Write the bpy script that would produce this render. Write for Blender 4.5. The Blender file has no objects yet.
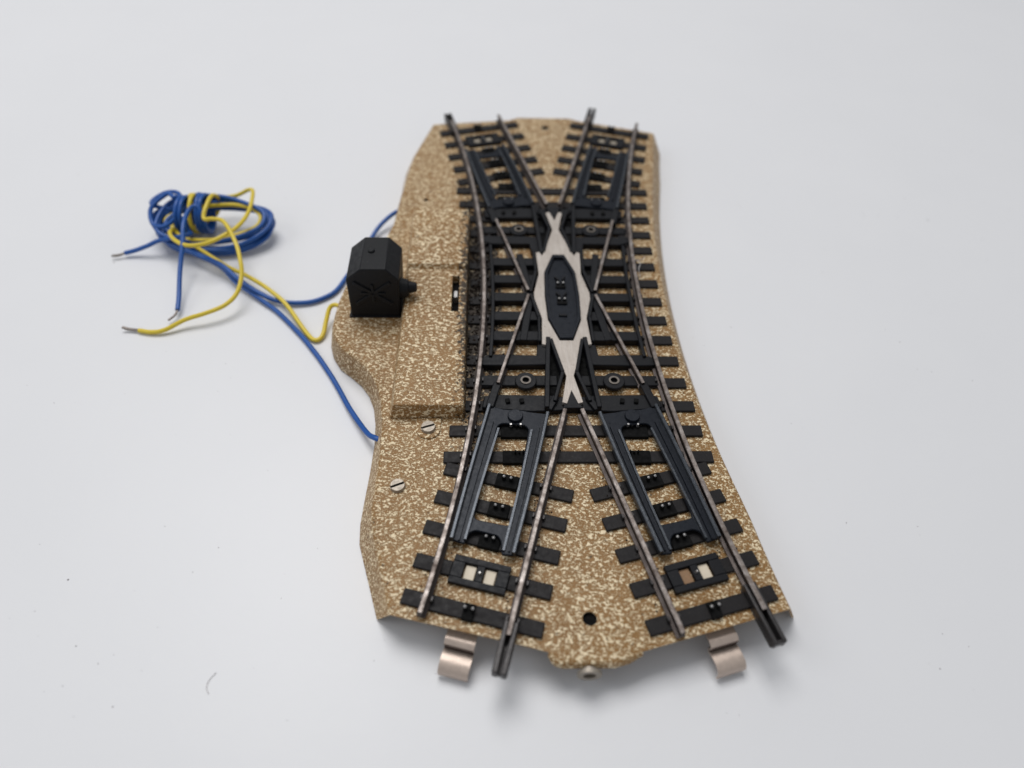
import bpy, bmesh, math, random
from mathutils import Vector, Matrix, noise
random.seed(7)
S = 0.001                      # everything below is written in millimetres
scn = bpy.context.scene
# ------------------------------------------------------------------ camera
cam_d = bpy.data.cameras.new("camera"); cam = bpy.data.objects.new("camera", cam_d)
scn.collection.objects.link(cam); scn.camera = cam
cam_d.sensor_width = 36.0; cam_d.lens = 709.7 / 1024 * 36
cam_d.clip_start = 0.01; cam_d.clip_end = 20
cam.location = (-20.80 * S, -146.53 * S, 142.12 * S)
cam.rotation_euler = (0.711509, -0.0288705, -0.0221433)
cam_d.dof.use_dof = True
cam_d.dof.focus_distance = 0.165
cam_d.dof.aperture_fstop = 8.5
# ------------------------------------------------------------------ light
w = bpy.data.worlds.new("World"); scn.world = w; w.use_nodes = True
w.node_tree.nodes['Background'].inputs[0].default_value = (0.93, 0.955, 1.0, 1)
w.node_tree.nodes['Background'].inputs[1].default_value = 0.36
def area(name, loc, target, size, power, col, size_y=None):
    d = bpy.data.lights.new(name, 'AREA'); o = bpy.data.objects.new(name, d)
    scn.collection.objects.link(o); d.energy = power; d.color = col
    d.shape = 'RECTANGLE'; d.size = size; d.size_y = size_y or size
    o.location = loc
    o.rotation_euler = (Vector(target) - Vector(loc)).to_track_quat('-Z', 'Y').to_euler()
    return o
area("softbox", (-0.22, 0.52, 1.20), (0, 0, 0), 0.80, 10.8, (1.0, 0.985, 0.975), 0.65)
area("side_softbox", (-0.95, -0.05, 0.80), (0, 0, 0), 0.5, 1.7, (0.95, 0.97, 1.0))
scn.view_settings.view_transform = 'Standard'; scn.view_settings.look = 'None'
scn.view_settings.exposure = 0.0; scn.view_settings.gamma = 1.0
scn.render.engine = 'CYCLES'
# ------------------------------------------------------------------ materials
def newmat(name):
    m = bpy.data.materials.new(name); m.use_nodes = True
    nt = m.node_tree; b = nt.nodes['Principled BSDF']
    return m, nt, b
def nd(nt, t, **k):
    n = nt.nodes.new(t)
    for a, v in k.items(): setattr(n, a, v)
    return n
def coords(nt, sc=(1000, 1000, 1000), rot=(0, 0, 0)):
    tc = nd(nt, 'ShaderNodeTexCoord'); mp = nd(nt, 'ShaderNodeMapping')
    mp.inputs['Scale'].default_value = sc; mp.inputs['Rotation'].default_value = rot
    nt.links.new(tc.outputs['Object'], mp.inputs['Vector']); return mp.outputs[0]
def noise_n(nt, vec, scale, detail=2, rough=.5, dist=0):
    n = nd(nt, 'ShaderNodeTexNoise'); n.inputs['Scale'].default_value = scale
    n.inputs['Detail'].default_value = detail; n.inputs['Roughness'].default_value = rough
    n.inputs['Distortion'].default_value = dist
    nt.links.new(vec, n.inputs['Vector']); return n.outputs['Fac']
def ramp(nt, fac, stops):
    r = nd(nt, 'ShaderNodeValToRGB'); el = r.color_ramp.elements
    while len(el) < len(stops): el.new(.5)
    for e, (p, c) in zip(el, stops):
        e.position = p; e.color = (*c, 1) if len(c) == 3 else c
    nt.links.new(fac, r.inputs[0]); return r.outputs[0]
def mix(nt, fac, a, b, mode='MIX'):
    n = nd(nt, 'ShaderNodeMix', data_type='RGBA', blend_type=mode)
    for i, v in ((0, fac), (6, a), (7, b)):
        if hasattr(v, 'links') or hasattr(v, 'is_linked'): nt.links.new(v, n.inputs[i])
        elif i == 0: n.inputs[0].default_value = v
        else: n.inputs[i].default_value = (*v, 1)
    return n.outputs[2]
def math_n(nt, op, a, b=None, clamp=False):
    n = nd(nt, 'ShaderNodeMath', operation=op); n.use_clamp = clamp
    for i, v in ((0, a), (1, b)):
        if v is None: continue
        if hasattr(v, 'is_linked'): nt.links.new(v, n.inputs[i])
        else: n.inputs[i].default_value = v
    return n.outputs[0]
def bump(nt, b, h, dist, strength=1):
    n = nd(nt, 'ShaderNodeBump'); n.inputs['Distance'].default_value = dist; n.inputs['Strength'].default_value = strength
    nt.links.new(h, n.inputs['Height']); nt.links.new(n.outputs[0], b.inputs['Normal'])

def plain(name, col, rough, metal=0, dust=0.0, dustcol=(.25, .23, .2), var=.25, bmp=.02, scale=.9):
    m, nt, b = newmat(name); v = coords(nt)
    n1 = noise_n(nt, v, scale, 4, .6)
    c = mix(nt, n1, tuple(x * (1 - var) for x in col), tuple(x * (1 + var) for x in col))
    if dust:
        n2 = noise_n(nt, v, 2.6, 3, .7)
        f = ramp(nt, n2, [(.60, (0, 0, 0)), (.74, (dust,) * 3)])
        c = mix(nt, f, c, dustcol)
    nt.links.new(c, b.inputs['Base Color'])
    r = ramp(nt, n1, [(.3, (rough * .75,) * 3), (.7, (min(1, rough * 1.25),) * 3)])
    nt.links.new(r, b.inputs['Roughness']); b.inputs['Metallic'].default_value = metal
    if max(col) < .02: b.inputs['Specular IOR Level'].default_value = .18
    if bmp: bump(nt, b, noise_n(nt, v, 3.0, 3, .6), bmp * S)
    return m

# printed gravel on tinplate: brown ground with cream flecks, worn grime where the rails run
def gravel(name, thr, scale):
    m, nt, b = newmat(name)
    v = coords(nt, (1000, 1000, 1000)); vs = coords(nt, (820, 1150, 1000), (0, 0, .5))
    a = noise_n(nt, vs, scale, 2.2, .62, .5)
    f1 = ramp(nt, a, [(thr, (0, 0, 0)), (thr + .025, (1, 1, 1))])
    a2 = noise_n(nt, vs, scale * 2.3, 1, .5, .3)
    f2 = ramp(nt, a2, [(.60, (0, 0, 0)), (.66, (.6,) * 3)])
    fl = math_n(nt, 'MAXIMUM', f1, f2)
    base = mix(nt, noise_n(nt, v, .12, 3, .6), (.205, .104, .031), (.35, .195, .070))
    cream = mix(nt, noise_n(nt, v, .5, 3, .6), (.74, .58, .35), (.97, .84, .60))
    c = mix(nt, fl, base, cream)
    # brown specks inside cream
    n3 = noise_n(nt, v, scale * 3.4, 2, .6)
    c = mix(nt, ramp(nt, n3, [(.60, (0, 0, 0)), (.68, (.6,) * 3)]), c, (.16, .10, .05))
    # soot and oil along the left-hand running rail
    sp = nd(nt, 'ShaderNodeSeparateXYZ'); nt.links.new(v, sp.inputs[0])
    dx = math_n(nt, 'ABSOLUTE', math_n(nt, 'ADD', sp.outputs[0], 22.5))
    mx = math_n(nt, 'SUBTRACT', 1.0, math_n(nt, 'DIVIDE', dx, 6.5), True)
    my = math_n(nt, 'SUBTRACT', 1.0, math_n(nt, 'DIVIDE', math_n(nt, 'ABSOLUTE', sp.outputs[1]), 62.0), True)
    band = math_n(nt, 'MULTIPLY', math_n(nt, 'POWER', mx, .5), math_n(nt, 'POWER', my, .6))
    n4 = noise_n(nt, v, .75, 4, .7)
    soot = ramp(nt, math_n(nt, 'ADD', n4, math_n(nt, 'MULTIPLY', band, .44)), [(.64, (0, 0, 0)), (.72, (.93,) * 3)])
    c = mix(nt, soot, c, (.022, .017, .013))
    rust = ramp(nt, noise_n(nt, v, .085, 4, .7), [(.60, (0, 0, 0)), (.72, (.35,) * 3)])
    c = mix(nt, rust, c, (.17, .085, .035))
    nt.links.new(c, b.inputs['Base Color'])
    b.inputs['Roughness'].default_value = .50; b.inputs['Specular IOR Level'].default_value = .28
    h = math_n(nt, 'ADD', math_n(nt, 'MULTIPLY', fl, .55), noise_n(nt, v, .9, 2, .5))
    bump(nt, b, h, .16 * S, .9)
    return m
M_grav = gravel('gravel_print', .540, 1.75)
M_cover = gravel('gravel_print_coarse', .545, 1.3)
M_black = plain('black_plastic', (.006, .0065, .0085), .45, 0, .25, (.10, .095, .09), bmp=.015)
M_blade = plain('blade_black', (.010, .0125, .018), .34, .2, .15, (.14, .14, .14), bmp=.02)
M_sleep = plain('sleeper_black', (.014, .0125, .013), .52, 0, .30, (.13, .10, .075), bmp=.05)
M_matt_black = plain('matt_black', (.003, .003, .003), .9, 0, .0, bmp=.05)
M_lant = plain('lantern_black', (.009, .0095, .011), .45, 0, .3, (.1, .1, .1), bmp=.02)
M_eye = plain('eyelet_metal', (.16, .14, .12), .5, .5, .4, (.05, .04, .03))
M_stud = plain('stud_metal', (.40, .39, .38), .35, .8, 0, bmp=0)
M_nick = plain('nickel', (.34, .30, .25), .50, .6, .4, (.22, .17, .12), var=.12, scale=1.4)
M_clip = plain('clip_bronze', (.55, .45, .38), .38, .45, .45, (.30, .24, .20), var=.15)
M_plate = plain('frog_metal', (.38, .335, .29), .50, .25, .35, (.25, .19, .14), var=.12, scale=.5, bmp=.03)
def plate_mat():
    m, nt, b = newmat('crossing_steel'); v = coords(nt); vs = coords(nt, (2600, 260, 1000), (0, 0, .12))
    n1 = noise_n(nt, v, .22, 5, .65); n2 = noise_n(nt, vs, .8, 4, .6); n3 = noise_n(nt, v, 1.1, 3, .7)
    c = mix(nt, n1, (.33, .285, .245), (.50, .455, .41))
    c = mix(nt, ramp(nt, n2, [(.5, (0, 0, 0)), (.66, (.45,) * 3)]), c, (.58, .54, .50))
    c = mix(nt, ramp(nt, n3, [(.66, (0, 0, 0)), (.73, (.8,) * 3)]), c, (.13, .08, .05))
    nt.links.new(c, b.inputs['Base Color']); b.inputs['Metallic'].default_value = .4
    nt.links.new(ramp(nt, n2, [(.3, (.38,) * 3), (.7, (.58,) * 3)]), b.inputs['Roughness'])
    bump(nt, b, math_n(nt, 'ADD', n2, n3), .04 * S); return m
M_plate = plate_mat()
M_cream = plain('cream_print', (.70, .61, .47), .5, 0, .3, (.35, .25, .15), var=.1)
M_grime = plain('grime', (.018, .012, .009), .75, 0, .3, (.12, .08, .05), var=.6)
M_lint = plain('lint_grey', (.45, .43, .42), .8)
M_lint2 = plain('dust_grey', (.22, .20, .20), .8)
M_hair = plain('fibre_dark', (.28, .22, .22), .8)
M_foldshade = plain('fold_shade_brown', (.035, .018, .012), .7)  # brown-black that paints the shade in the spring crease
M_dull = plain('dulled_pad', (.33, .29, .23), .6, .1, .5, (.1, .08, .06), var=.4, scale=2)
M_rustp = plain('rusty_pad', (.26, .15, .075), .6, .1, .5, (.5, .42, .3), var=.4, scale=2)
M_blue = plain('blue_pvc', (.006, .080, .33), .36, 0, 0, var=.12, scale=.2, bmp=.01)
M_yel = plain('yellow_pvc', (.72, .55, .045), .36, 0, .15, (.5, .4, .2), var=.10, scale=.2, bmp=.01)
M_cop = plain('tinned_copper', (.25, .22, .20), .4, .7, 0)
M_rub = plain('hole_dark', (.01, .009, .008), .8)

def rail_mat():
    m, nt, b = newmat('rail_steel'); v = coords(nt)
    n1 = noise_n(nt, v, .35, 5, .7)
    c = ramp(nt, n1, [(.30, (.06, .043, .036)), (.48, (.20, .168, .150)), (.70, (.40, .36, .335))])
    n2 = noise_n(nt, v, 2.0, 3, .7)
    c = mix(nt, ramp(nt, n2, [(.56, (0, 0, 0)), (.68, (.7,) * 3)]), c, (.07, .04, .025))
    sp = nd(nt, 'ShaderNodeSeparateXYZ'); nt.links.new(v, sp.inputs[0])
    # the sides were chemically browned, only the running surface is worn bright
    top = ramp(nt, math_n(nt, 'SUBTRACT', sp.outputs[2], 10.0), [(.80, (0, 0, 0)), (.92, (1, 1, 1))])
    c = mix(nt, top, (.045, .034, .030), c)
    nt.links.new(c, b.inputs['Base Color'])
    b.inputs['Metallic'].default_value = .55
    nt.links.new(ramp(nt, n1, [(.3, (.5,) * 3), (.7, (.3,) * 3)]), b.inputs['Roughness'])
    bump(nt, b, n2, .03 * S)
    return m
M_rail = rail_mat()
M_edge = plain('blade_edge', (.055, .062, .072), .30, .6, .3, (.3, .3, .3), bmp=.03)
M_raild = plain('joiner_steel', (.045, .042, .042), .38, .6, .3, (.25, .22, .2), bmp=.03)

def table_mat():
    m, nt, b = newmat('white_tabletop'); v = coords(nt)
    n = noise_n(nt, v, .02, 4, .6)
    c = mix(nt, n, (.725, .730, .745), (.765, .768, .780))
    n2 = noise_n(nt, v, .35, 2, .5)
    c = mix(nt, ramp(nt, n2, [(.77, (0, 0, 0)), (.83, (.28,) * 3)]), c, (.45, .43, .42))
    nt.links.new(c, b.inputs['Base Color']); b.inputs['Roughness'].default_value = .42
    bump(nt, b, noise_n(nt, v, .05, 5, .6), .15 * S, .6)
    return m
M_table = table_mat()
# ------------------------------------------------------------------ helpers
def link(name, mesh, mat, parent=None, smooth=30, bevel=0, seg=2):
    mesh.materials.append(mat) if mat else None
    o = bpy.data.objects.new(name, mesh); scn.collection.objects.link(o)
    if smooth:
        for p in mesh.polygons: p.use_smooth = True
        mesh.set_sharp_from_angle(angle=math.radians(smooth))
    if bevel:
        md = o.modifiers.new('bevel', 'BEVEL'); md.width = bevel * S; md.segments = seg; md.limit_method = 'ANGLE'
        md.angle_limit = math.radians(35); md.harden_normals = False
    if parent: o.parent = parent
    return o
class MB:
    def __init__(s): s.bm = bmesh.new()
    def v(s, p): return s.bm.verts.new((p[0] * S, p[1] * S, p[2] * S))
    def prism(s, pts, z0, z1, T=None):
        T = T or (lambda p: p)
        P = [T(p) for p in pts]
        a = [s.v((x, y, z0)) for x, y in P]; b = [s.v((x, y, z1)) for x, y in P]
        n = len(P); s.bm.faces.new(a); s.bm.faces.new(b)
        for i in range(n): s.bm.faces.new((a[i], a[(i + 1) % n], b[(i + 1) % n], b[i]))
        return s
    def ring(s, outer, inner, z0, z1, T=None):      # same number of points
        T = T or (lambda p: p)
        L = [[s.v((*T(p), z)) for p in q] for q in (outer, inner) for z in (z0, z1)]
        n = len(outer)
        for i in range(n):
            j = (i + 1) % n
            o0, o1, i0, i1 = L
            s.bm.faces.new((o0[i], o0[j], o1[j], o1[i])); s.bm.faces.new((i0[i], i0[j], i1[j], i1[i]))
            s.bm.faces.new((o1[i], o1[j], i1[j], i1[i])); s.bm.faces.new((o0[i], o0[j], i0[j], i0[i]))
        return s
    def bar(s, p, q, wd, z0, z1, T=None, w2=None):   # straight bar from p to q
        p, q = Vector(p), Vector(q); d = (q - p).normalized(); n = Vector((-d.y, d.x))
        w2 = wd if w2 is None else w2
        return s.prism([p + n * wd / 2, q + n * w2 / 2, q - n * w2 / 2, p - n * wd / 2], z0, z1, T)
    def path(s, pts, prof, T=None):                  # sweep a closed (offset, z) profile along a plan polyline
        T = T or (lambda p: p)
        P = [Vector(T(p)) for p in pts]; rows = []
        for i, p in enumerate(P):
            d = (P[min(i + 1, len(P) - 1)] - P[max(i - 1, 0)]).normalized(); n = Vector((-d.y, d.x))
            rows.append([s.v((p.x + n.x * a, p.y + n.y * a, z)) for a, z in prof])
        m = len(prof)
        for r0, r1 in zip(rows, rows[1:]):
            for i in range(m): s.bm.faces.new((r0[i], r0[(i + 1) % m], r1[(i + 1) % m], r1[i]))
        s.bm.faces.new(rows[0]); s.bm.faces.new(rows[-1]); return s
    def cyl(s, c, r, z0, z1, n=24, r1=None, T=None):
        c = (T(c[:2]) if T else c); r1 = r if r1 is None else r1
        a = [s.v((c[0] + r * math.cos(t), c[1] + r * math.sin(t), z0)) for t in (2 * math.pi * k / n for k in range(n))]
        b = [s.v((c[0] + r1 * math.cos(t), c[1] + r1 * math.sin(t), z1)) for t in (2 * math.pi * k / n for k in range(n))]
        s.bm.faces.new(a); s.bm.faces.new(b)
        for i in range(n): s.bm.faces.new((a[i], a[(i + 1) % n], b[(i + 1) % n], b[i]))
        return s
    def annulus(s, c, ro, ri, z0, z1, n=28, T=None):
        c = (T(c[:2]) if T else c)
        f = lambda r: [(c[0] + r * math.cos(2 * math.pi * k / n), c[1] + r * math.sin(2 * math.pi * k / n)) for k in range(n)]
        return s.ring(f(ro), f(ri), z0, z1)
    def box(s, c, sx, sy, z0, z1, ang=0, T=None):
        ca, sa = math.cos(ang), math.sin(ang)
        return s.prism([(c[0] + x * ca - y * sa, c[1] + x * sa + y * ca) for x, y in
                        ((-sx / 2, -sy / 2), (sx / 2, -sy / 2), (sx / 2, sy / 2), (-sx / 2, sy / 2))], z0, z1, T)
    def tube(s, pts, r, n=12):
        P = [Vector(p) for p in pts]; rows = []; up = Vector((0, 0, 1)); prev = None
        for i, p in enumerate(P):
            d = (P[min(i + 1, len(P) - 1)] - P[max(i - 1, 0)]).normalized()
            if prev is None:
                a = d.cross(up if abs(d.z) < .9 else Vector((1, 0, 0))).normalized()
            else: a = (prev - d * prev.dot(d)).normalized()
            prev = a; b = d.cross(a)
            rr = r(i / (len(P) - 1)) if callable(r) else r
            rows.append([s.v(p + a * rr * math.cos(2 * math.pi * k / n) + b * rr * math.sin(2 * math.pi * k / n)) for k in range(n)])
        for r0, r1 in zip(rows, rows[1:]):
            for i in range(n): s.bm.faces.new((r0[i], r0[(i + 1) % n], r1[(i + 1) % n], r1[i]))
        s.bm.faces.new(rows[0]); s.bm.faces.new(rows[-1]); return s
    def mesh(s, name):
        bmesh.ops.recalc_face_normals(s.bm, faces=s.bm.faces)
        me = bpy.data.meshes.new(name); s.bm.to_mesh(me); s.bm.free(); return me
    def build(s, name, mat, parent=None, smooth=30, bevel=0, seg=2):
        return link(name, s.mesh(name), mat, parent, smooth, bevel, seg)
def spline(pts, n=8):
    P = [Vector(p) for p in pts]; P = [P[0] * 2 - P[1]] + P + [P[-1] * 2 - P[-2]]; out = []
    for i in range(1, len(P) - 2):
        p0, p1, p2, p3 = P[i - 1:i + 3]
        for k in range(n):
            t = k / n
            out.append(.5 * (2 * p1 + (p2 - p0) * t + (2 * p0 - 5 * p1 + 4 * p2 - p3) * t * t + (3 * p1 - p0 - 3 * p2 + p3) * t ** 3))
    out.append(P[-2]); return out
def apply_mods(o):
    dg = bpy.context.evaluated_depsgraph_get(); me = bpy.data.meshes.new_from_object(o.evaluated_get(dg), depsgraph=dg)
    o.modifiers.clear(); o.data = me
def cut(o, cutter_mb):
    c = cutter_mb.build('cutter', None, smooth=0)
    md = o.modifiers.new('cut', 'BOOLEAN'); md.operation = 'DIFFERENCE'; md.object = c; md.solver = 'EXACT'
    apply_mods(o); bpy.data.objects.remove(c)
    o.data.set_sharp_from_angle(angle=math.radians(30))

# ------------------------------------------------------------------ table
tb = MB(); n = 60
vs = [[tb.v(((i / n - .5) * 3000, (j / n - .35) * 3000, 0)) for i in range(n + 1)] for j in range(n + 1)]
for j in range(n):
    for i in range(n): tb.bm.faces.new((vs[j][i], vs[j][i + 1], vs[j + 1][i + 1], vs[j + 1][i]))
table = tb.build('tabletop', M_table, smooth=0)
table['kind'] = 'structure'; table['label'] = 'plain white matt tabletop sheet under the track'

# ------------------------------------------------------------------ the track piece
root = bpy.data.objects.new('model_railway_crossing', None); scn.collection.objects.link(root)
root.empty_display_size = .05
root['label'] = 'model railway double slip crossing with black frames on a brown speckled tinplate base'
root['category'] = 'model railway track'

AL = math.radians(15); CA, SA = math.cos(AL), math.sin(AL); OFF = 8.7; LEN = 96.46; XC = 372.7
ZD = 7.8; ZS = 8.5; ZR = 11.0; YB = -0.8       # deck, sleeper top, rail top
def onA(s, t): return (t * SA + s * CA, t * CA - s * SA)
def arc(R, y): return XC - math.sqrt(R * R - y * y)
ID = lambda p: (p[0], p[1])
MX = lambda p: (-p[0], p[1])
MY = lambda p: (p[0], -p[1])
R2 = lambda p: (-p[0], -p[1])
FOUR = (ID, MX, MY, R2)

# base plate: deck outline and skirt outline, point for point, counter-clockwise from the near left corner
right_d = [(arc(343.0, y) - .085 * max(0, abs(y) - 68), y) for y in [-89.6 + k * 179.2 / 36 for k in range(37)]]
right_s = [(arc(339.3, y * .985) - .085 * max(0, abs(y) - 68), y * .985) for _, y in right_d]
left = [  # (skirt x, y, inset of the deck edge)
    (-49.0, 73, 3.4), (-49.4, 66, 3.0), (-49.6, 58, 2.4), (-50.2, 50, 2.0), (-50.6, 42, 1.8), (-51.0, 35, 1.7), (-52.6, 28, 1.6), (-55.6, 21, 1.6),
    (-59.3, 13.5, 1.6), (-61.9, 6, 1.6), (-62.8, 0, 1.5), (-63.2, -6, 1.5), (-63.2, -11, 1.5), (-61.9, -15.4, 1.5), (-59.4, -19.6, 1.5), (-56.0, -22.6, 1.5),
    (-53.2, -25.4, 1.6), (-50.9, -28.9, 1.8), (-49.3, -33, 2.0), (-48.4, -38, 2.3), (-48.0, -44, 2.7), (-48.2, -52, 3.1), (-48.7, -61, 3.4), (-48.9, -66, 3.5), (-48.5, -71, 3.6)]
ends_top = [(12.9, 97.4), (11.6, 98.6), (9.6, 99.6), (-9.2, 99.6), (-11.2, 98.6), (-12.6, 97.2)]
ends_bot = [(-14.7, -96.0), (-8.9, -97.6), (-7.9, -99.3), (-6.2, -99.7), (3.6, -99.7), (6.4, -99.0), (9.0, -97.7)]
bm = MB(); deck = []; skirt = []
def dv(x, y, z=ZD): v = bm.v((x, y, z)); deck.append(v); return v
rows = []
R_d = [dv(x, y) for x, y in right_d]
T_d = [dv(x, y) for x, y in ends_top]
tl = dv(-40.3, 93.4)
L_d = []
for i, (x, y, ins) in enumerate(left):
    a = left[max(i - 1, 0)]; b = left[min(i + 1, len(left) - 1)]
    d = Vector((b[0] - a[0], b[1] - a[1])).normalized(); nn = Vector((-d.y, d.x))   # heading down the left side, inside is +x
    L_d.append(dv(x + nn.x * ins, y + nn.y * ins))
bl = dv(-39.4, -90.0)
B_d = [dv(x, y) for x, y in ends_bot]
bm.bm.faces.new(deck)
R_s = [bm.v((x, y, .35)) for x, y in right_s]
for i in range(len(R_d) - 1): bm.bm.faces.new((R_d[i], R_s[i], R_s[i + 1], R_d[i + 1]))
L_s = [bm.v((-43.2, 90.0, .35))] + [bm.v((x, y, .35)) for x, y, _ in left] + [bm.v((-43.0, -87.9, .35))]
L_dd = [tl] + L_d + [bl]
for i in range(len(L_dd) - 1): bm.bm.faces.new((L_dd[i], L_s[i], L_s[i + 1], L_dd[i + 1]))
fl = [bm.v((x * 1.02, y - .5, z)) for (x, y), z in zip(ends_bot[1:], (7.0, 6.5, 6.2, 6.2, 6.5, 7.0))]   # bent lip in the middle of the near end
Bx = B_d[1:]
for i in range(5): bm.bm.faces.new((Bx[i], fl[i], fl[i + 1], Bx[i + 1]))
ft = [bm.v((x * 1.03, y + 1.0, z)) for (x, y), z in zip(ends_top, (6.2, 4.6, 3.9, 3.9, 4.6, 6.2))]
for i in range(5): bm.bm.faces.new((T_d[i], ft[i], ft[i + 1], T_d[i + 1]))
base = bm.build('base_plate', M_grav, None, smooth=35)
md = base.modifiers.new('b', 'BEVEL'); md.width = .7 * S; md.segments = 3; md.limit_method = 'ANGLE'; md.angle_limit = math.radians(30)
md = base.modifiers.new('s', 'SOLIDIFY'); md.thickness = .45 * S; md.offset = -1
apply_mods(base)
cut(base, MB().cyl((-.5, -91.2), 1.45, 5, 9).cyl((.4, 92.3), 1.45, 5, 9).cyl((-40.2, 47), .8, 5, 9))
base.parent = root
for c in ((-.5, -91.2), (.4, 92.3)): MB().cyl(c, 2.2, 6.2, 6.9).build('hole_shade_disc', M_matt_black, base)  # black discs added below the holes to stand in for the shaded hollow
# small dent pressed in the far left of the deck
# ---- point motor cover
def shell(x0, x1, y0, y1, z0, z1, tap):
    m = MB()
    b = [m.v((x0 - tap, y0 - .5, z0)), m.v((x1 + .5, y0 - .5, z0)), m.v((x1 + .5, y1 + .5, z0)), m.v((x0 - tap, y1 + .5, z0))]
    t = [m.v((x0, y0, z1)), m.v((x1, y0, z1)), m.v((x1, y1, z1)), m.v((x0, y1, z1))]
    m.bm.faces.new(b); m.bm.faces.new(t)
    for i in range(4): m.bm.faces.new((b[i], b[(i + 1) % 4], t[(i + 1) % 4], t[i]))
    return m
m = MB()
prof = [(-41.0, 12.1), (7.4, 12.3), (9.0, 13.4), (34.5, 13.4), (37.0, 8.0), (-41.6, 8.0), (-41.6, 8.2)]
def cross(y, z1):
    return [m.v((-43.9, y, 7.9)), m.v((-42.6 + (.0 if z1 > 9 else -.9), y, z1)), m.v((-26.1, y, z1)), m.v((-25.7, y, 7.9))]
secs = [cross(-41.7, 8.3), cross(-41.0, 12.1), cross(7.6, 12.2), cross(8.6, 13.6), cross(34.2, 13.5), cross(36.8, 8.2)]
for a, b in zip(secs, secs[1:]):
    for i in range(4): m.bm.faces.new((a[i], a[(i + 1) % 4], b[(i + 1) % 4], b[i]))
m.bm.faces.new(secs[0]); m.bm.faces.new(secs[-1])
cover = m.build('motor_cover', M_cover, None, smooth=35, bevel=.22, seg=3)
apply_mods(cover)
cut(cover, MB().box((-29.2, -2.1), 2.0, 14.2, 9.5, 15))
cover.parent = root
MB().box((-29.1, -2.1), 1.1, 2.6, 9.4, 11.9).build('lever', M_stud, cover, bevel=.15)
MB().box((-29.2, -2.1), 1.9, 14.1, 9.45, 9.7).build('slot_bottom', M_matt_black, cover)
tabp = [(-34.4 + 2.9 * math.cos(t), -45.0 + 2.9 * math.sin(t)) for t in [math.pi + math.pi * k / 16 for k in range(17)]]
MB().prism([(-37.3, -41.9)] + tabp + [(-31.5, -41.9)], ZD, ZD + .45).build('fixing_tab', M_cover, cover, bevel=.15)
def screw(c, z, r, ang):
    o = MB().cyl(c, r * 1.02, z, z + .8, 32, r1=r * .9).build('screw', M_nick, None, smooth=40)
    cut(o, MB().box(c, 5, .6, z + .3, z + 2, ang)); o.parent = root
    MB().box(c, r * 1.7, .5, z + .3, z + .36, ang).build('slot', M_matt_black, o)
    return o
screw((-34.4, -44.9), ZD + .4, 1.75, .35); screw((-40.3, -60.8), ZD, 1.7, .40)

# ---- sleepers
def sleeper(pts, z0=ZD, z1=ZS): MB().prism(pts, z0, z1).build('sleeper', M_sleep, root, bevel=.22)
def rectpts(cx, cy, s0, s1, wd, T=ID, tilt=True):
    P = [onA(s, 0) for s in (s0, s1)]
def tilt_sleeper(t, T, s0=-14.4, s1=14.9):
    hw = 1.65
    P = [onA(s0, t - hw), onA(s1, t - hw), onA(s1, t + hw), onA(s0, t + hw)]
    sleeper([T(p) for p in P])
contact_spots = []
for T in FOUR:
    for t in (-93, -85.1, -77.3, -69.6, -62.1):
        if t == -85.1: continue
        tilt_sleeper(t, T, {-93: -13.7, -62.1: -14.5}.get(t, -14.3), 14.1 if T is MX else 14.9)
# the second sleeper carries a rectangular frame with two windows in the middle
for T in FOUR:
    t = -85.1; hw = 1.65
    for s0, s1 in ((-13.8, -5.9), (5.9, 14.1 if T is MX else 14.9)):
        sleeper([T(onA(a, b)) for a, b in ((s0, t - hw), (s1, t - hw), (s1, t + hw), (s0, t + hw))])
    f = MB(); q = lambda a, b: T(onA(a, t + b))
    z0, z1 = ZD, ZS + .45
    for (a0, a1, b0, b1) in ((-5.9, 5.9, -3.1, -1.7), (-5.9, 5.9, 1.7, 3.1), (-5.9, -3.4, -1.7, 1.7), (3.4, 5.9, -1.7, 1.7), (-.8, .8, -1.7, 1.7)):
        f.prism([q(a0, b0), q(a1, b0), q(a1, b1), q(a0, b1)], z0, z1)
    fr = f.build('contact_frame', M_black, root, bevel=.12)
    for a0, a1 in ((-3.4, -.8), (.8, 3.4)):
        MB().prism([q(a0 + .2, -1.6), q(a1 - .2, -1.6), q(a1 - .2, 1.6), q(a0 + .2, 1.6)], ZD, ZD + .35).build('contact_pad', M_rustp if (T is MX and a0 > 0) else M_cream if T in (ID, MX) else M_dull, fr, bevel=.1)
    MB().cyl(onA(0, t), .42, z1, z1 + .7, 10, .2, T=T).build('contact_stud', M_stud, fr)
for k in range(-7, 8):
    y = 7.5 * k + YB; hw = 1.6; yy = abs(7.5 * k)
    xe = arc(344.6, yy)
    if abs(k) >= 6:
        xl = -xe + 1.6; xr = xe - .5
        sleeper([(xl, y - hw), (xr, y - hw), (xr, y + hw), (xl, y + hw)])
    else:
        for sg in (-1, 1):
            xo = xe if sg > 0 else xe - 2.6 - .4 * math.sin(k * 2.1)
            sleeper([(sg * 19.5, y - hw), (sg * xo, y - hw), (sg * xo, y + hw), (sg * 19.5, y + hw)])

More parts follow.
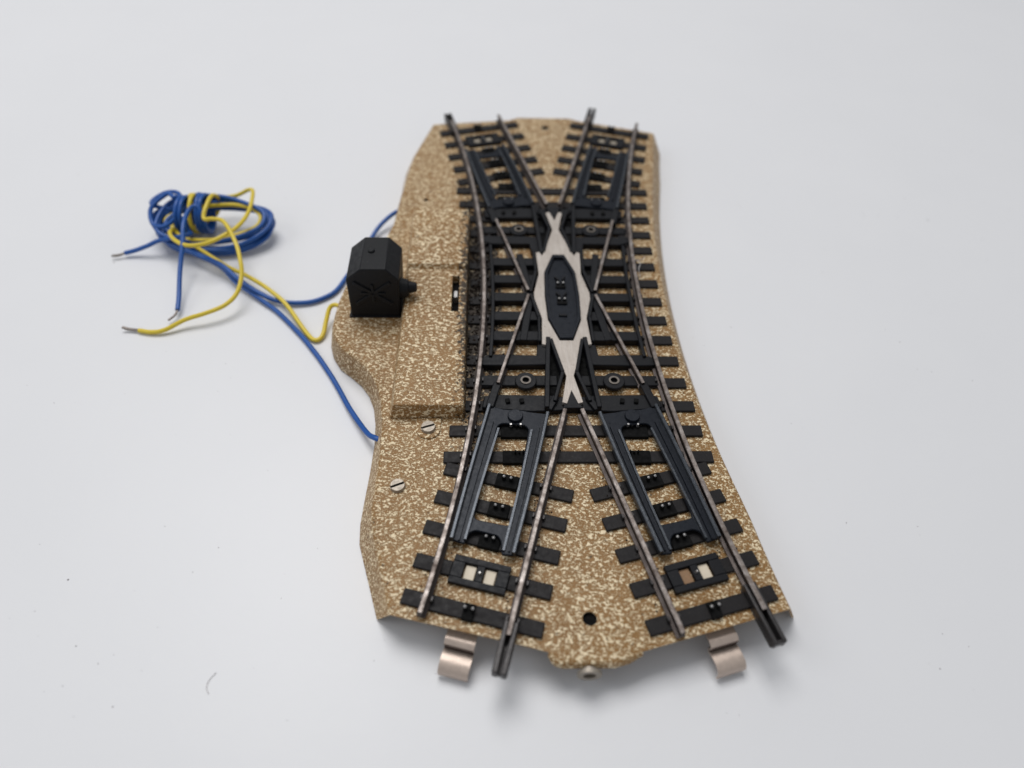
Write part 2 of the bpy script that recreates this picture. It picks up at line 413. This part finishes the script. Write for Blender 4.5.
# ---- centre contact prongs: upright pairs with bright tips on a soot-black block
def prongs(T, t, big=1.0, tips=True):
    c = onA(0, t)
    blk = MB()
    P = [onA(a, t + b) for a, b in ((-2.5 * big, -1.9), (2.5 * big, -1.9), (2.5 * big, 1.5), (-2.5 * big, 1.5))]
    blk.prism([T(p) for p in P], ZD, ZS + .5)
    for s in (-.8, .8):
        blk.bar(onA(s, t - .3), onA(s, t + .5), .7, ZS + .5, ZS + 1.75, T)
    o = blk.build('centre_contact', M_matt_black, root, bevel=.12)
    for s in (-.8, .8):
        MB().cyl(onA(s, t + .1), .34, ZS + 1.75, ZS + 2.0, 10, .15, T=T).build('contact_stud', M_stud, o, smooth=60)
for T in FOUR:
    for t, big in ((-77.3, .9), (-69.6, .9), (-62.1, 1.0), (-93, .45)):
        prongs(T, t, big)
    for x, y, hw in ((13.6, -53.3, 3.4), (13.2, -46.0, 4.2)):
        blk = MB(); blk.prism([(-x - hw, y - 2.0), (-x + hw, y - 2.0), (-x + hw, y + 1.4), (-x - hw, y + 1.4)], ZD, ZS + .4, T)
        for dx in (-.9, 0, .9): blk.box((-x + dx + .4, y + .6), .4, .5, ZS + .4, ZS + 1.2 + .3 * abs(dx), T=T)
        blk.build('centre_contact', M_matt_black, root, bevel=.1)

# ---- running rails
RP = [(-.95, ZS), (-.95, ZS + .28), (-.28, ZS + .5), (-.28, ZR - .85), (-.52, ZR - .6), (-.52, ZR - .14), (-.36, ZR), (.36, ZR), (.52, ZR - .14),
      (.52, ZR - .6), (.28, ZR - .85), (.28, ZS + .5), (.95, ZS + .28), (.95, ZS)]
def rail(pts, T=ID, prof=RP, name='rail', mat=None, parent=None):
    return MB().path(pts, prof, T).build(name, mat or M_rail, parent or root, smooth=25)
YE = 96.46 * CA - OFF * SA * -1      # end of the outer rails
ye_l = onA(-OFF, -LEN)
for T in (ID, MX):
    pts = []
    y0 = -onA(-OFF, -LEN)[1]
    for k in range(73):
        y = -y0 + 2 * y0 * k / 72; pts.append((-arc(XC - 21.4, y), y))
    rail(pts, T)
for T in FOUR:                                   # straight inner rails up to the crossing
    rail([onA(OFF, -LEN), onA(OFF, -69), onA(OFF, -40.3)], T)
    rail([(-17.9, -33.0), (-9.25, -.9)], T, prof=[(a * .85, z) for a, z in RP])
# fixing tags stamped out beside the rails
tg = {}
for T in FOUR:
    g = MB()
    for t in (-93, -85.1, -77.3, -69.6, -62.1):
        for s in (OFF - 1.15, OFF + 1.1, -OFF + 1.15, -OFF - 1.0):
            if t > -86 and s < 0 and s > -OFF: continue
            g.box(onA(s, t + .3), .45, 1.0, ZS, ZS + random.uniform(.8, 1.25), -AL, T)
    for k in range(0, 8):
        y = -7.5 * k + YB; xa = arc(XC - 21.4, y)
        g.box((-xa + 1.1, y + .2), .45, 1.0, ZD, ZS + 1.0, 0, T); g.box((-xa - 1.1, y - .1), .4, .9, ZD, ZS + .8, 0, T)
    g.build('rail_fixing_tags', M_raild, root, bevel=.08)

# ---- rail joiners (the forked steel ends), one at each end of each track
def joiner(T, big=1.0):
    j = MB()
    a, b = -LEN + 3.0, -LEN - 7.2
    for s in (-1.0, 1.0):
        j.prism([T(onA(OFF + s * 1.42, a)), T(onA(OFF + s * 1.42, b)), T(onA(OFF + s * .22, b)), T(onA(OFF + s * .5, a))], ZS - .5, ZR - .55)
    j.prism([T(onA(OFF - 1.45, a)), T(onA(OFF - 1.45, b + .4)), T(onA(OFF + 1.45, b + .4)), T(onA(OFF + 1.45, a))], ZS - 1.1, ZS - .45)
    j.build('rail_joiner', M_raild, root, bevel=.25, seg=3)
joiner(ID)
joiner(lambda p: R2(p))                         # far end, same track
# joiners of the other track sit on its outer rails
def joinerB(T):
    j = MB(); a, b = -LEN + 6.0, -LEN - 6.6
    bx = lambda s, t: T((-onA(s, t)[0], onA(s, t)[1]))
    for s in (-1, 1):
        j.prism([bx(-OFF + s * 1.35, a), bx(-OFF + s * 1.35, b), bx(-OFF + s * .5, b), bx(-OFF + s * .5, a)], ZS - .5, ZR - .75)
    j.prism([bx(-OFF - 1.4, a), bx(-OFF - 1.4, b + .4), bx(-OFF + 1.4, b + .4), bx(-OFF + 1.4, a)], ZS - 1.1, ZS - .45)
    j.prism([bx(-OFF - 1.3, b + .1), bx(-OFF - 1.3, b + .8), bx(-OFF + 1.3, b + .8), bx(-OFF + 1.3, b + .1)], ZS - .5, ZR - 1.0)
    j.build('rail_joiner', M_raild, root, bevel=.25, seg=3)
joinerB(ID); joinerB(R2)

# ---- bent contact springs under both ends
SPR = [(-3, 5.5), (4.5, 5.6), (6.2, 5.3), (6.8, 5.5), (7.6, 5.3), (8.1, 4.8), (7.9, 4.0), (7.5, 3.3), (8.0, 2.9), (9.0, 3.3), (10.4, 3.5), (11.6, 3.3), (12.3, 2.8), (12.6, 2.0), (12.5, .7)]
def spring(T, sc):
    g = MB(); pr = [Vector(p) for p in SPR]; up = []; lo = []
    for i, p in enumerate(pr):
        d = (pr[min(i + 1, len(pr) - 1)] - pr[max(i - 1, 0)]).normalized(); nn = Vector((-d.y, d.x)) * .18
        up.append(p + nn); lo.append(p - nn)
    loop = up + lo[::-1]
    def w3(s, q): x, y = T(onA(s, -LEN + 4.4 - q.x + 1.2)); return g.v((x, y, q.y))
    A_ = [w3(sc - 3.0, q) for q in loop]; B_ = [w3(sc + 3.0, q) for q in loop]
    g.bm.faces.new(A_); g.bm.faces.new(B_); k = len(loop)
    for i in range(k): g.bm.faces.new((A_[i], A_[(i + 1) % k], B_[(i + 1) % k], B_[i]))
    o = g.build('contact_spring', M_clip, root, smooth=50)
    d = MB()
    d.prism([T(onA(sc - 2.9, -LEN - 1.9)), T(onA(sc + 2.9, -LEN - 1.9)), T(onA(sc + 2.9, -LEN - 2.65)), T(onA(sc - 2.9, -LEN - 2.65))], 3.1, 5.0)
    d.build('fold_shade', M_foldshade, o)  # dark block set in the crease in place of the gap's shadow
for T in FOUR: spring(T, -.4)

# hollow rivet in the lip of the near end
rv = MB()
for ro, ri, y0, y1 in ((1.7, 1.2, -98.6, -101.0), (2.35, 1.25, -100.6, -101.3)):
    n = 28
    L = [[rv.v((-1.2 + r * math.cos(2 * math.pi * k / n), y, 5.3 + r * math.sin(2 * math.pi * k / n))) for k in range(n)] for r, y in ((ro, y0), (ro, y1), (ri, y1), (ri, y0 - .2))]
    for a, b in zip(L, L[1:] + L[:1]):
        for i in range(n): rv.bm.faces.new((a[i], a[(i + 1) % n], b[(i + 1) % n], b[i]))
rvo = rv.build('hollow_rivet', M_nick, root, smooth=40)

# ---- steel crossing plate in the middle
YC = -1.0
q = [(0, 34.2), (1.35, 38.3), (2.55, 37.9), (.95, 29.4), (4.25, 18.2), (4.75, 17.2), (5.2, 18.9), (6.45, 18.5), (6.0, 9.0), (7.7, 1.2)]
pl = q + [(x, -y) for x, y in q[::-1]][0:]
pl = [p for i, p in enumerate(pl)]
outer = q + [(x, -y) for x, y in q[::-1]] + [(-x, -y) for x, y in q[1:]] + [(-x, y) for x, y in q[::-1][:-1]]
hole = [(1.75, 17.2), (4.4, 9.6), (4.75, 0), (4.4, -9.6), (1.75, -17.2), (-1.75, -17.2), (-4.4, -9.6), (-4.75, 0), (-4.4, 9.6), (-1.75, 17.2)]
cp = MB().prism([(x, y + YC) for x, y in outer], 9.7, 10.6).build('crossing_plate', M_plate, None, smooth=0)
cut(cp, MB().prism([(x * 1.0, y + YC) for x, y in hole], 9, 12))
for p in cp.data.polygons: p.use_smooth = False
md = cp.modifiers.new('b', 'BEVEL'); md.width = .12 * S; md.segments = 2; md.limit_method = 'ANGLE'
cp.parent = root
sc_ = lambda P, f, dy=0: [(x * f, y * (1 - (1 - f) * .45) + YC) for x, y in P]
ins = MB().prism(sc_(hole, .995), 9.0, 10.35)
ins.ring(sc_(hole, .96), sc_(hole, .80), 10.35, 11.25)
insert = ins.build('crossing_insert', M_blade, root, bevel=.12)
for y in (3.9, -2.6):
    g = MB()
    g.box((-.9, y), .9, 1.5, 10.45, 11.3, .2).box((.55, y), .9, 1.5, 10.45, 11.3, -.2).box((-.15, y - 1.3), 2.8, 1.3, 10.45, 10.8)
    o = g.build('centre_contact', M_matt_black, insert, bevel=.15)
    for dx in (-.9, .6): MB().cyl((dx, y - .3), .36, 11.3, 11.55, 12, .18).build('contact_stud', M_stud, o, smooth=60)
    MB().bar((-1.6, y + 2.5), (-.6, y + 1.2), .5, 10.4, 11.1).bar((1.2, y + 2.6), (.4, y + 1.2), .5, 10.4, 11.1).build('rib', M_black, insert, bevel=.1)
MB().bar((-1.4, -8.7), (.9, -8.9), .9, 10.4, 10.8).build('rib', M_black, insert, bevel=.2)

# ---- black moulding round the crossing: rungs, wing rails, cross bars, bosses
g = MB()
for k in (-2, -1, 0, 1, 2):
    y = 7.5 * k + YB; hw = 1.7
    for sg in (-1, 1):
        g.prism([(sg * 6.0, y - hw), (sg * 19.6, y - hw), (sg * 19.6, y + hw), (sg * 6.0, y + hw)], ZD, 9.9 + .01 * k)
g.build('rung_moulding', M_black, root, bevel=.2)
for T in (ID, MX):                                  # slender check rail inside each outer rail
    pts = [(-arc(XC - 19.0 + .0, y), y + YC) for y in [-22.5 + 45 * k / 24 for k in range(25)]]
    MB().path(pts, [(-.45, 8.4), (-.45, 10.4), (.45, 10.4), (.45, 8.4)], T).build('check_rail', M_black, root, bevel=.15)
for T in FOUR:
    g = MB(); P = lambda x, y: (x, y)
    # broad cross bar and its block beside the plate
    g.prism([(-22.3, -26.2), (-22.3, -23.6), (-19, -22.4), (-8.0, -22.7), (-7.6, -19.0), (-4.6, -18.6), (-4.6, -26.0), (-16, -26.3)], ZD, 9.8, T)
    # sleeper with boss
    g.prism([(-23.5, -32.2), (-3, -32.2), (-3, -28.8), (-23.5, -28.8)], ZD, 8.9, T)
    # tie bar at the blade roots, with the arms that hold the straight rail ends
    g.prism([(-21.8, -39.6), (-21.2, -36.0), (-17, -35.6), (-5.5, -35.8), (-.0, -36.6), (-.0, -40.2), (-4, -40.6), (-10, -40.9), (-18, -40.2)], ZD, 9.5, T)
    g.bar((-18.0, -32.5), (-20.0, -40.0), 2.0, ZD, 10.4, T)
    o = g.build('cross_bar', M_black, root, bevel=.25)
    # wing rails
    g = MB()
    g.bar((-4.75, -17.2), (-6.3, -40.6), 1.15, ZD, 11.0, T)
    g.bar((-4.1, -17.8), (-1.75, -29.2), .9, 8.2, 10.95, T)
    g.bar((-1.75, -29.2), (-4.3, -38.6), .9, 8.2, 10.95, T)
    g.bar((-3.9, -36.8), (-5.9, -40.8), 1.6, 8.2, 10.4, T)
    g.build('wing_rail', M_black, root, bevel=.18)
    MB().prism([(-4.7, -19.5), (-6.0, -38.5), (-4.2, -38.5), (-1.9, -29.2), (-4.0, -19.0)], ZD, 8.5, T).build('moulding_floor', M_matt_black, root)
    MB().prism([(-8.7, -2.0), (-10.6, -13.0), (-7.2, -13.0), (-7.0, -9.5), (-8.2, -2.0)], ZD, 8.45, T).build('moulding_floor', M_matt_black, root)
    # A-shaped braces at the side crossings
    g = MB()
    g.bar((-8.6, .4), (-11.2, -17.6), 2.1, 8.2, 10.1, T, 1.9)
    g.bar((-8.6, -.4), (-6.75, -9.4), .9, 8.2, 10.9, T)
    g.bar((-6.75, -9.4), (-7.0, -18.6), .8, 8.2, 10.9, T)
    g.build('brace', M_black, root, bevel=.2)
    by = -31.2 if T in (ID, MX) else -29.6
    b = MB().annulus((-11.0, by), 2.7, 1.15, 8.6, 9.7, T=T).build('boss', M_black, root, bevel=.2)
    MB().annulus((-11.0, by), 1.35, .85, 9.72, 9.95, T=T).build('eyelet', M_eye, b, smooth=0, bevel=.06)
    MB().cyl((-11.0, by), 1.1, ZD, ZD + .3, T=T).build('eyelet_hole', M_matt_black, b)
    g = MB()
    for x in (-15.6, -12.2): g.box((x, -37.9), 1.1, 1.3, 9.5, 10.1, .2, T)
    g.build('lug', M_matt_black, root, bevel=.15)
    # frog tip block
    MB().prism([(-2.4, -40.4), (-1.5, -38.2), (-.1, -34.6), (.1, -34.6), (1.5, -38.2), (2.4, -40.4)], 8.2, 10.3, T).build('frog_tip', M_black, root, bevel=.12) if T in (ID, MY) else None
MB().box((0, YC), .01, .01, 8, 8.01).bm.free()
for T in (ID, MX):
    MB().prism([(-10.2, -1.9), (-7.9, -1.6), (-7.9, -.2), (-10.2, .1)], 8.2, 10.6, T).build('rail_gap_block', M_black, root, bevel=.15)

# ---- the four switch frames
def rounded(poly, r, n=5):
    out = []; k = len(poly)
    for i in range(k):
        p = Vector(poly[i]); a = Vector(poly[i - 1]); b = Vector(poly[(i + 1) % k]); rr = r[i] if isinstance(r, (list, tuple)) else r
        if rr <= 0: out.append(tuple(p)); continue
        d1 = (a - p).normalized(); d2 = (b - p).normalized(); 
        for j in range(n + 1):
            t = j / n; s0 = p + d1 * rr; s1 = p + d2 * rr
            out.append(tuple((1 - t) ** 2 * s0 + 2 * t * (1 - t) * p + t * t * s1))
    return out
body = rounded([(-20.1, -39.4), (-28.1, -74.9), (-25.3, -76.0), (-24.4, -73.6), (-23.0, -72.9), (-18.4, -74.2), (-17.7, -75.4), (-17.6, -78.5), (-15.0, -78.7), (-5.9, -42.0), (-10.5, -41.4), (-12.0, -40.9), (-16.5, -40.6)],
               [0, .5, .4, .6, .6, .5, .4, .5, .5, .4, .6, .5, .6])
win = rounded([(-17.9, -44.6), (-23.4, -70.2), (-15.6, -72.0), (-10.7, -45.6)], [1.8, 1.2, 1.2, 1.8])
for T0 in FOUR:
    far = T0 in (MY, R2)
    T = (lambda p, T0=T0: T0((p[0], p[1] if p[1] > -42 else -42 + (p[1] + 42) * .93))) if far else T0
    bmk = MB().prism(body, 9.2, 9.95, T).build('switch_frame', M_blade, None, smooth=30)
    cut(bmk, MB().prism(win, 8, 11, T)); bmk.parent = root
    md = bmk.modifiers.new('b', 'BEVEL'); md.width = .2 * S; md.segments = 2; md.limit_method = 'ANGLE'; md.angle_limit = math.radians(40)
    BP = [(-.42, 9.3), (-.42, 10.75), (-.25, 10.9), (.25, 10.9), (.42, 10.75), (.42, 9.3)]
    lip = [(-.34, 9.9), (-.24, 10.5), (.24, 10.5), (.34, 9.9)]
    def blade(p, q, sag, prof, nm, mt):
        p, q = Vector(p), Vector(q); n_ = Vector((-(q - p).y, (q - p).x)).normalized()
        pts = [p.lerp(q, k / 16) + n_ * sag * math.sin(math.pi * k / 16) for k in range(17)]
        MB().path(pts, prof, T).build(nm, mt, bmk, smooth=25)
    blade((-20.0, -39.6), (-27.9, -75.0), -.15, BP, 'blade', M_rail if False else M_edge if 'M_edge' in globals() else M_blade)
    blade((-6.2, -42.0), (-15.2, -78.5), .25, BP, 'blade', M_edge if 'M_edge' in globals() else M_blade)
    blade((-17.9, -46.5), (-25.1, -75.2), -.1, lip, 'inner_lip', M_edge)
    blade((-19.2, -44.5), (-26.4, -75.3), -.1, [(a * .7, z - .1) for a, z in lip], 'inner_lip', M_blade)
    blade((-10.2, -47.0), (-17.2, -77.8), .2, lip, 'inner_lip', M_edge)
    blade((-8.4, -46.0), (-16.1, -78.0), .2, [(a * .7, z - .1) for a, z in lip], 'inner_lip', M_blade)
    rr = MB().cyl((-13.9, -42.9), 1.85, 9.9, 10.7, 28, 1.75, T=T).build('pivot_rivet', M_blade, bmk, smooth=40, bevel=.12)
    for dx in (-1.1, 1.2):
        MB().cyl((-13.9 + dx, -45.2), .38, 9.4, 10.2, 10, .25, T=T).build('contact_stud', M_stud, bmk, smooth=60)

# ---- signal lantern
lz = 7.85
P = [(-57.0, lz), (-44.1, lz), (-43.3, 20.9), (-46.4, 24.4), (-52.7, 24.4), (-56.8, 20.9)]
m = MB()
F = [m.v((x, -7.0, z)) for x, z in P]; K = [m.v((x * 1.0 - .1, 6.2, z)) for x, z in P]
m.bm.faces.new(F); m.bm.faces.new(K)
for i in range(6): m.bm.faces.new((F[i], F[(i + 1) % 6], K[(i + 1) % 6], K[i]))
lan = m.build('signal_lantern', M_lant, root, bevel=.28, seg=3)
m = MB(); cx, cz = -50.3, 16.4
def fbar(a, L0, L1, w0, dep):
    d = Vector((math.cos(a), math.sin(a))); nn = Vector((-d.y, d.x)); c = Vector((cx, cz))
    pts = [c + d * L0 + nn * w0, c + d * L1 + nn * w0, c + d * L1 - nn * w0, c + d * L0 - nn * w0]
    A_ = [m.v((p.x, -6.9, p.y)) for p in pts]; B_ = [m.v((p.x, -6.9 - dep, p.y)) for p in pts]
    m.bm.faces.new(A_); m.bm.faces.new(B_)
    for i in range(4): m.bm.faces.new((A_[i], A_[(i + 1) % 4], B_[(i + 1) % 4], B_[i]))
for a, L1, wd in ((math.radians(38), 6.0, .45), (math.radians(142), 6.0, .45), (math.radians(218), 6.0, .45), (math.radians(322), 6.0, .45), (math.radians(90), 3.0, .35), (math.radians(270), 3.0, .35), (0, 3.2, .35), (math.pi, 3.2, .35)):
    fbar(a, .2, L1, wd, .55)
m.build('lens_ribs', M_lant, lan, bevel=.15)
m = MB()
def xcyl(mb, x0, x1, y, z, r0, r1, n=20):
    a = [mb.v((x0, y + r0 * math.cos(2 * math.pi * k / n), z + r0 * math.sin(2 * math.pi * k / n))) for k in range(n)]
    b = [mb.v((x1, y + r1 * math.cos(2 * math.pi * k / n), z + r1 * math.sin(2 * math.pi * k / n))) for k in range(n)]
    mb.bm.faces.new(a); mb.bm.faces.new(b)
    for i in range(n): mb.bm.faces.new((a[i], a[(i + 1) % n], b[(i + 1) % n], b[i]))
xcyl(m, -43.9, -41.4, -3.2, 14.9, 2.9, 2.2); xcyl(m, -41.5, -39.3, -3.2, 15.2, 1.7, 1.2)
m.build('side_lens', M_lant, lan, bevel=.35, seg=3)
MB().cyl((-50.6, .3), 1.0, 24.3, 24.9, 16, .8).build('top_knob', M_lant, lan, bevel=.2)
MB().prism([(-57.6, -7.4), (-43.6, -7.4), (-43.6, 6.8), (-57.6, 6.8)], ZD, ZD + .5).build('lantern_foot', M_lant, lan, bevel=.15)

# ------------------------------------------------------------------ wires
def wire(name, label, mat, pts, free_end, r=.67):
    e = bpy.data.objects.new(name, None); e.empty_display_size = .01; scn.collection.objects.link(e)
    e['label'] = label; e['category'] = 'wire'
    p0 = Vector(pts[0]) * S; e.location = p0
    sp = spline(pts, 8)
    sp = [p + Vector((noise.noise(p * .11 + Vector((r * 9, 0, 0))), noise.noise(p * .13 + Vector((5, r, 0))), 0)) * .25 for p in sp]
    ins_ = MB().tube(sp, r, 12).build('insulation', mat, e, smooth=60)
    ins_.location = -p0
    fe = [Vector(sp[-1])] + [Vector(p) for p in free_end]
    g = MB(); g.tube(spline([fe[0] - (fe[1] - fe[0]).normalized() * .8] + fe, 5), .30, 8)
    g.tube([p + Vector((.12, .22, .12)) for p in spline(fe, 5)], .22, 6)
    g.tube([p + Vector((-.1, -.2, -.08)) for p in spline(fe, 5)][:-2], .22, 6)
    o = g.build('bare_strands', M_cop, e, smooth=60); o.location = -p0
    return e
CX, CY = -105.8, 36.6
def loops(th0, th1, da, db, z0, ph, step=24):
    out = []; th = th0; sg = 1 if th1 > th0 else -1
    while (th - th1) * sg <= 0:
        t = math.radians(th); c, s_ = math.cos(t), math.sin(t)
        ex = math.copysign(abs(c) ** .85, c); ey = math.copysign(abs(s_) ** .9, s_)
        k = 1 + .03 * math.sin(3 * t + ph)
        wob = noise.noise_vector(Vector((ph * 3, th * .012, .3)))
        x = CX + .3 + (17.0 + da) * ex * k + wob.x * 2.2; y = CY + (7.8 + db) * ey * k + .8 * math.sin(2 * t + ph) + wob.y * 2.6
        z = z0 + 2.6 * s_ + 1.3 * math.sin(t * .7 + ph) + wob.z * 1.5
        out.append((x, y, max(1.0, z))); th += sg * step
    return out
def wraps(x0, x1, n, ph=90, z0=6.8, ry=5.6, rz=5.2, y0=39.2):
    out = []; N = int(n * 8)
    for k in range(N + 1):
        t = math.radians(ph - 360 * n * k / N)
        out.append((x0 + (x1 - x0) * k / N, y0 + ry * math.cos(t), max(1.0, z0 + rz * math.sin(t))))
    return out
b1 = [(-46.3, 44.3, 5), (-48.5, 45.2, 4.8), (-51.5, 44.3, 3.6), (-55.0, 40.0, 2.2), (-57.6, 34.5, 1), (-59.8, 27.0, .8), (-62.4, 18.0, .8), (-64.6, 11.6, .8), (-68, 8.0, .9), (-73.0, 5.8, 1), (-80.0, 5.9, 1.3), (-87.6, 9.4, 2.4), (-94.0, 14.2, 3.4), (-100.3, 19.6, 4)]
b1 += loops(-105, -105 - 360 * 3.0, .6, .5, 4.6, .3)[1:] + loops(-105, -245, -2.4, -1.6, 6.5, 1.3)[1:]
b1 += [(-124.0, 40.5, 9.5), (-121.5, 45.6, 10.0), (-116.5, 44.5, 11.0), (-114.0, 38.0, 10.5), (-117.0, 32.5, 8.0), (-122.0, 33.6, 7.0), (-123.6, 38.6, 9.4), (-119.5, 43.4, 11.4), (-116.8, 41.0, 12.0)]
b1 += wraps(-116.2, -112.6, 2.75, ph=60)
b1 += [(-112.0, 33.0, 5.0), (-110.0, 29.5, 7), (-113.2, 27.6, 7), (-119.5, 28.5, 5), (-123.5, 27.8, 3.4), (-127.6, 27.4, 2), (-130.6, 26.9, 1.4)]
wire('blue_wire', 'blue wire leaving the base behind the black lantern, its free end pointing left', M_blue, b1, [(-132.2, 26.1, 1.2), (-134.3, 25.8, 1.1)])
b2 = [(-45.6, -45.6, 4), (-47.4, -44.7, 3.9), (-49.6, -42.6, 2.8), (-52.8, -37.7, 1.8), (-57.3, -29.6, 1.0), (-62.6, -20.5, .8), (-68.1, -12.2, .8), (-77.5, -.5, .8), (-85.2, 6.6, 1.0), (-93.9, 13.4, 1.7), (-101.0, 20.2, 3)]
b2 += loops(-110, -110 - 360 * 3.0, -.6, .1, 6.2, 2.1)[1:] + loops(-110, -235, -3.6, -2.6, 5.0, 4.0)[1:]
b2 += wraps(-109.6, -106.6, 2.75, ph=60, z0=7.3, rz=5.6)
b2 += [(-108.4, 36.0, 12.2), (-110.6, 34.4, 11.6), (-110.4, 28.3, 11), (-109.9, 22.9, 9), (-109.4, 16.1, 6), (-108.6, 8.1, 3.2), (-107.7, 1.6, 1.8)]
wire('blue_wire', 'blue wire curving from the near left edge of the base, free end pointing forward', M_blue, b2, [(-108.0, -.2, 1.5), (-109.4, -2.0, 1.2)])
yl = [(-60.0, -.6, 4.4), (-61.9, .4, 4.6), (-63.6, 1.0, 4.6), (-64.9, .3, 3.8), (-65.5, -3.2, 2.2), (-66.0, -7.2, 1), (-67.5, -9.0, .8), (-70.0, -7.0, .8), (-76.5, 2.2, 1.9), (-83.4, 9.2, 3.0), (-91.5, 15.4, 3.0), (-99.4, 20.8, 2.6)]
yl += loops(-112, -112 - 380, -3.2, -2.2, 6.8, .9)[1:]
yl += loops(-120, -240, -4.4, -2.0, 5.4, 2.9)[1:]
yl += wraps(-111.4, -110.6, 1.2, ph=80, z0=7.2, rz=5.7)
yl += [(-109.6, 45.6, 6.2), (-106.6, 48.2, 6.4), (-100.7, 48.6, 7.4), (-96.2, 49.0, 9.4), (-93.9, 45.4, 10.6), (-93.5, 36.5, 10), (-94.9, 28.9, 10.3), (-98.3, 24.0, 10.3), (-103.2, 21.4, 9.6), (-108.6, 21.6, 8.8), (-113.6, 25.5, 8.0),
       (-116.2, 31.5, 6.6), (-112.5, 37.8, 3.0), (-107, 43.5, 3.4), (-104.6, 44.8, 8.0), (-104.9, 41.4, 12.4), (-105.5, 35.0, 12.2), (-105.3, 31.6, 10.9), (-102.4, 30.6, 11.6), (-98.6, 28.6, 12), (-93.9, 21.5, 11), (-91.4, 14.9, 9), (-90.5, 10.7, 7), (-91.1, 5.3, 5), (-93.8, 1.4, 4), (-98.8, -1.3, 3.4), (-103.9, -3.2, 2.6),
       (-109.0, -5.8, 1.3), (-112.6, -6.3, .9), (-116.4, -5.6, .8)]
wire('yellow_wire', 'yellow wire bundled with the blue ones, long free end curling forward', M_yel, yl, [(-118.9, -5.2, .8), (-121.0, -5.0, 1.3)], r=.62)

m = MB()
for x, y, r in ((-108.3, -78.5, .28), (-92, -66, .14), (-101.5, -92.5, .2), (-83.0, -77, .14), (-90.5, -104, .2), (-96, -96, .16), (-133.5, 24.2, .3), (97, -8, .2), (129, 49.8, .3), (84, 22, .16), (62, -66, .18), (70, -99, .2)):
    r *= .7; m.cyl((x, y), r, .02, .02 + r * .7, 7, r * .5)
rd = random.Random(5)
for k in range(260):
    x, y, r = rd.uniform(-170, 170), rd.uniform(-110, 140), rd.uniform(.05, .12)
    m.cyl((x, y), r, .01, .01 + r * .7, 5, r * .6)
o = m.build('table_dust', M_lint2, None, smooth=0)
o['kind'] = 'stuff'; o['label'] = 'scattered tiny specks of dust on the white tabletop'
# crumbs of old grease and grit along the rails, thickest on the left
m = MB(); rd = random.Random(11)
def crumb(x, y, z, r):
    k = rd.randint(5, 7); ph = rd.random() * 6
    lo = [m.v((x + r * rd.uniform(.7, 1.2) * math.cos(ph + 6.283 * i / k), y + r * rd.uniform(.7, 1.2) * math.sin(ph + 6.283 * i / k), z)) for i in range(k)]
    hi = m.v((x + r * rd.uniform(-.3, .3), y + r * rd.uniform(-.3, .3), z + r * rd.uniform(.8, 1.3)))
    m.bm.faces.new(lo)
    for i in range(k): m.bm.faces.new((lo[i], lo[(i + 1) % k], hi))
for k in range(900):
    y = max(-50, min(56, rd.gauss(5, 26))); xr = -arc(XC - 21.4, y)
    x = xr + rd.choice((-1, -1, 1)) * (1.0 + abs(rd.gauss(0, 2.0)))
    if x < -26.0 and y < 38: continue
    crumb(x, y, rd.choice((ZD, ZD, ZS)) - .02, rd.uniform(.15, .48))
for k in range(700):
    t = rd.uniform(-94, -45); sgn = rd.choice((-1, 1)); s0 = rd.choice((OFF, -OFF)) + rd.choice((-1, 1)) * (.9 + abs(rd.gauss(0, .7)))
    x, y = onA(s0, t); T = rd.choice(FOUR); x, y = T((x, y)); crumb(x, y, rd.choice((ZD, ZS)) - .02, rd.uniform(.1, .27))
for k in range(500):
    y = rd.uniform(-45, 45); x = rd.choice((-1, 1)) * rd.uniform(5, 24); crumb(x, y, ZD - .02, rd.uniform(.1, .3))
o = m.build('grime', M_grime, root, smooth=0); o['kind'] = 'stuff'
# a wisp of lint caught on the right-hand rail, and a bent hair on the table
def fibre(name, label, pts, mat, r=.07):
    o = MB().tube(spline(pts, 6), r, 6).build(name, mat, None, smooth=60)
    o['label'] = label; o['category'] = 'lint'; return o
fibre('lint_fibre', 'pale wisp of lint caught on the right-hand curved rail', [(23.0, 7.5, 10.0), (22.6, 9.5, 11.3), (23.4, 12.0, 11.5), (22.4, 13.2, 11.6), (24.0, 13.6, 11.4), (25.6, 16.4, 10.4)], M_lint, .1)
fibre('lint_fibre', 'tiny bent fibre lying on the white table at lower left', [(-72.9, -98.0, .1), (-73.9, -99.5, .1), (-74.0, -100.9, .1), (-73.3, -102.0, .1)], M_lint, .05)
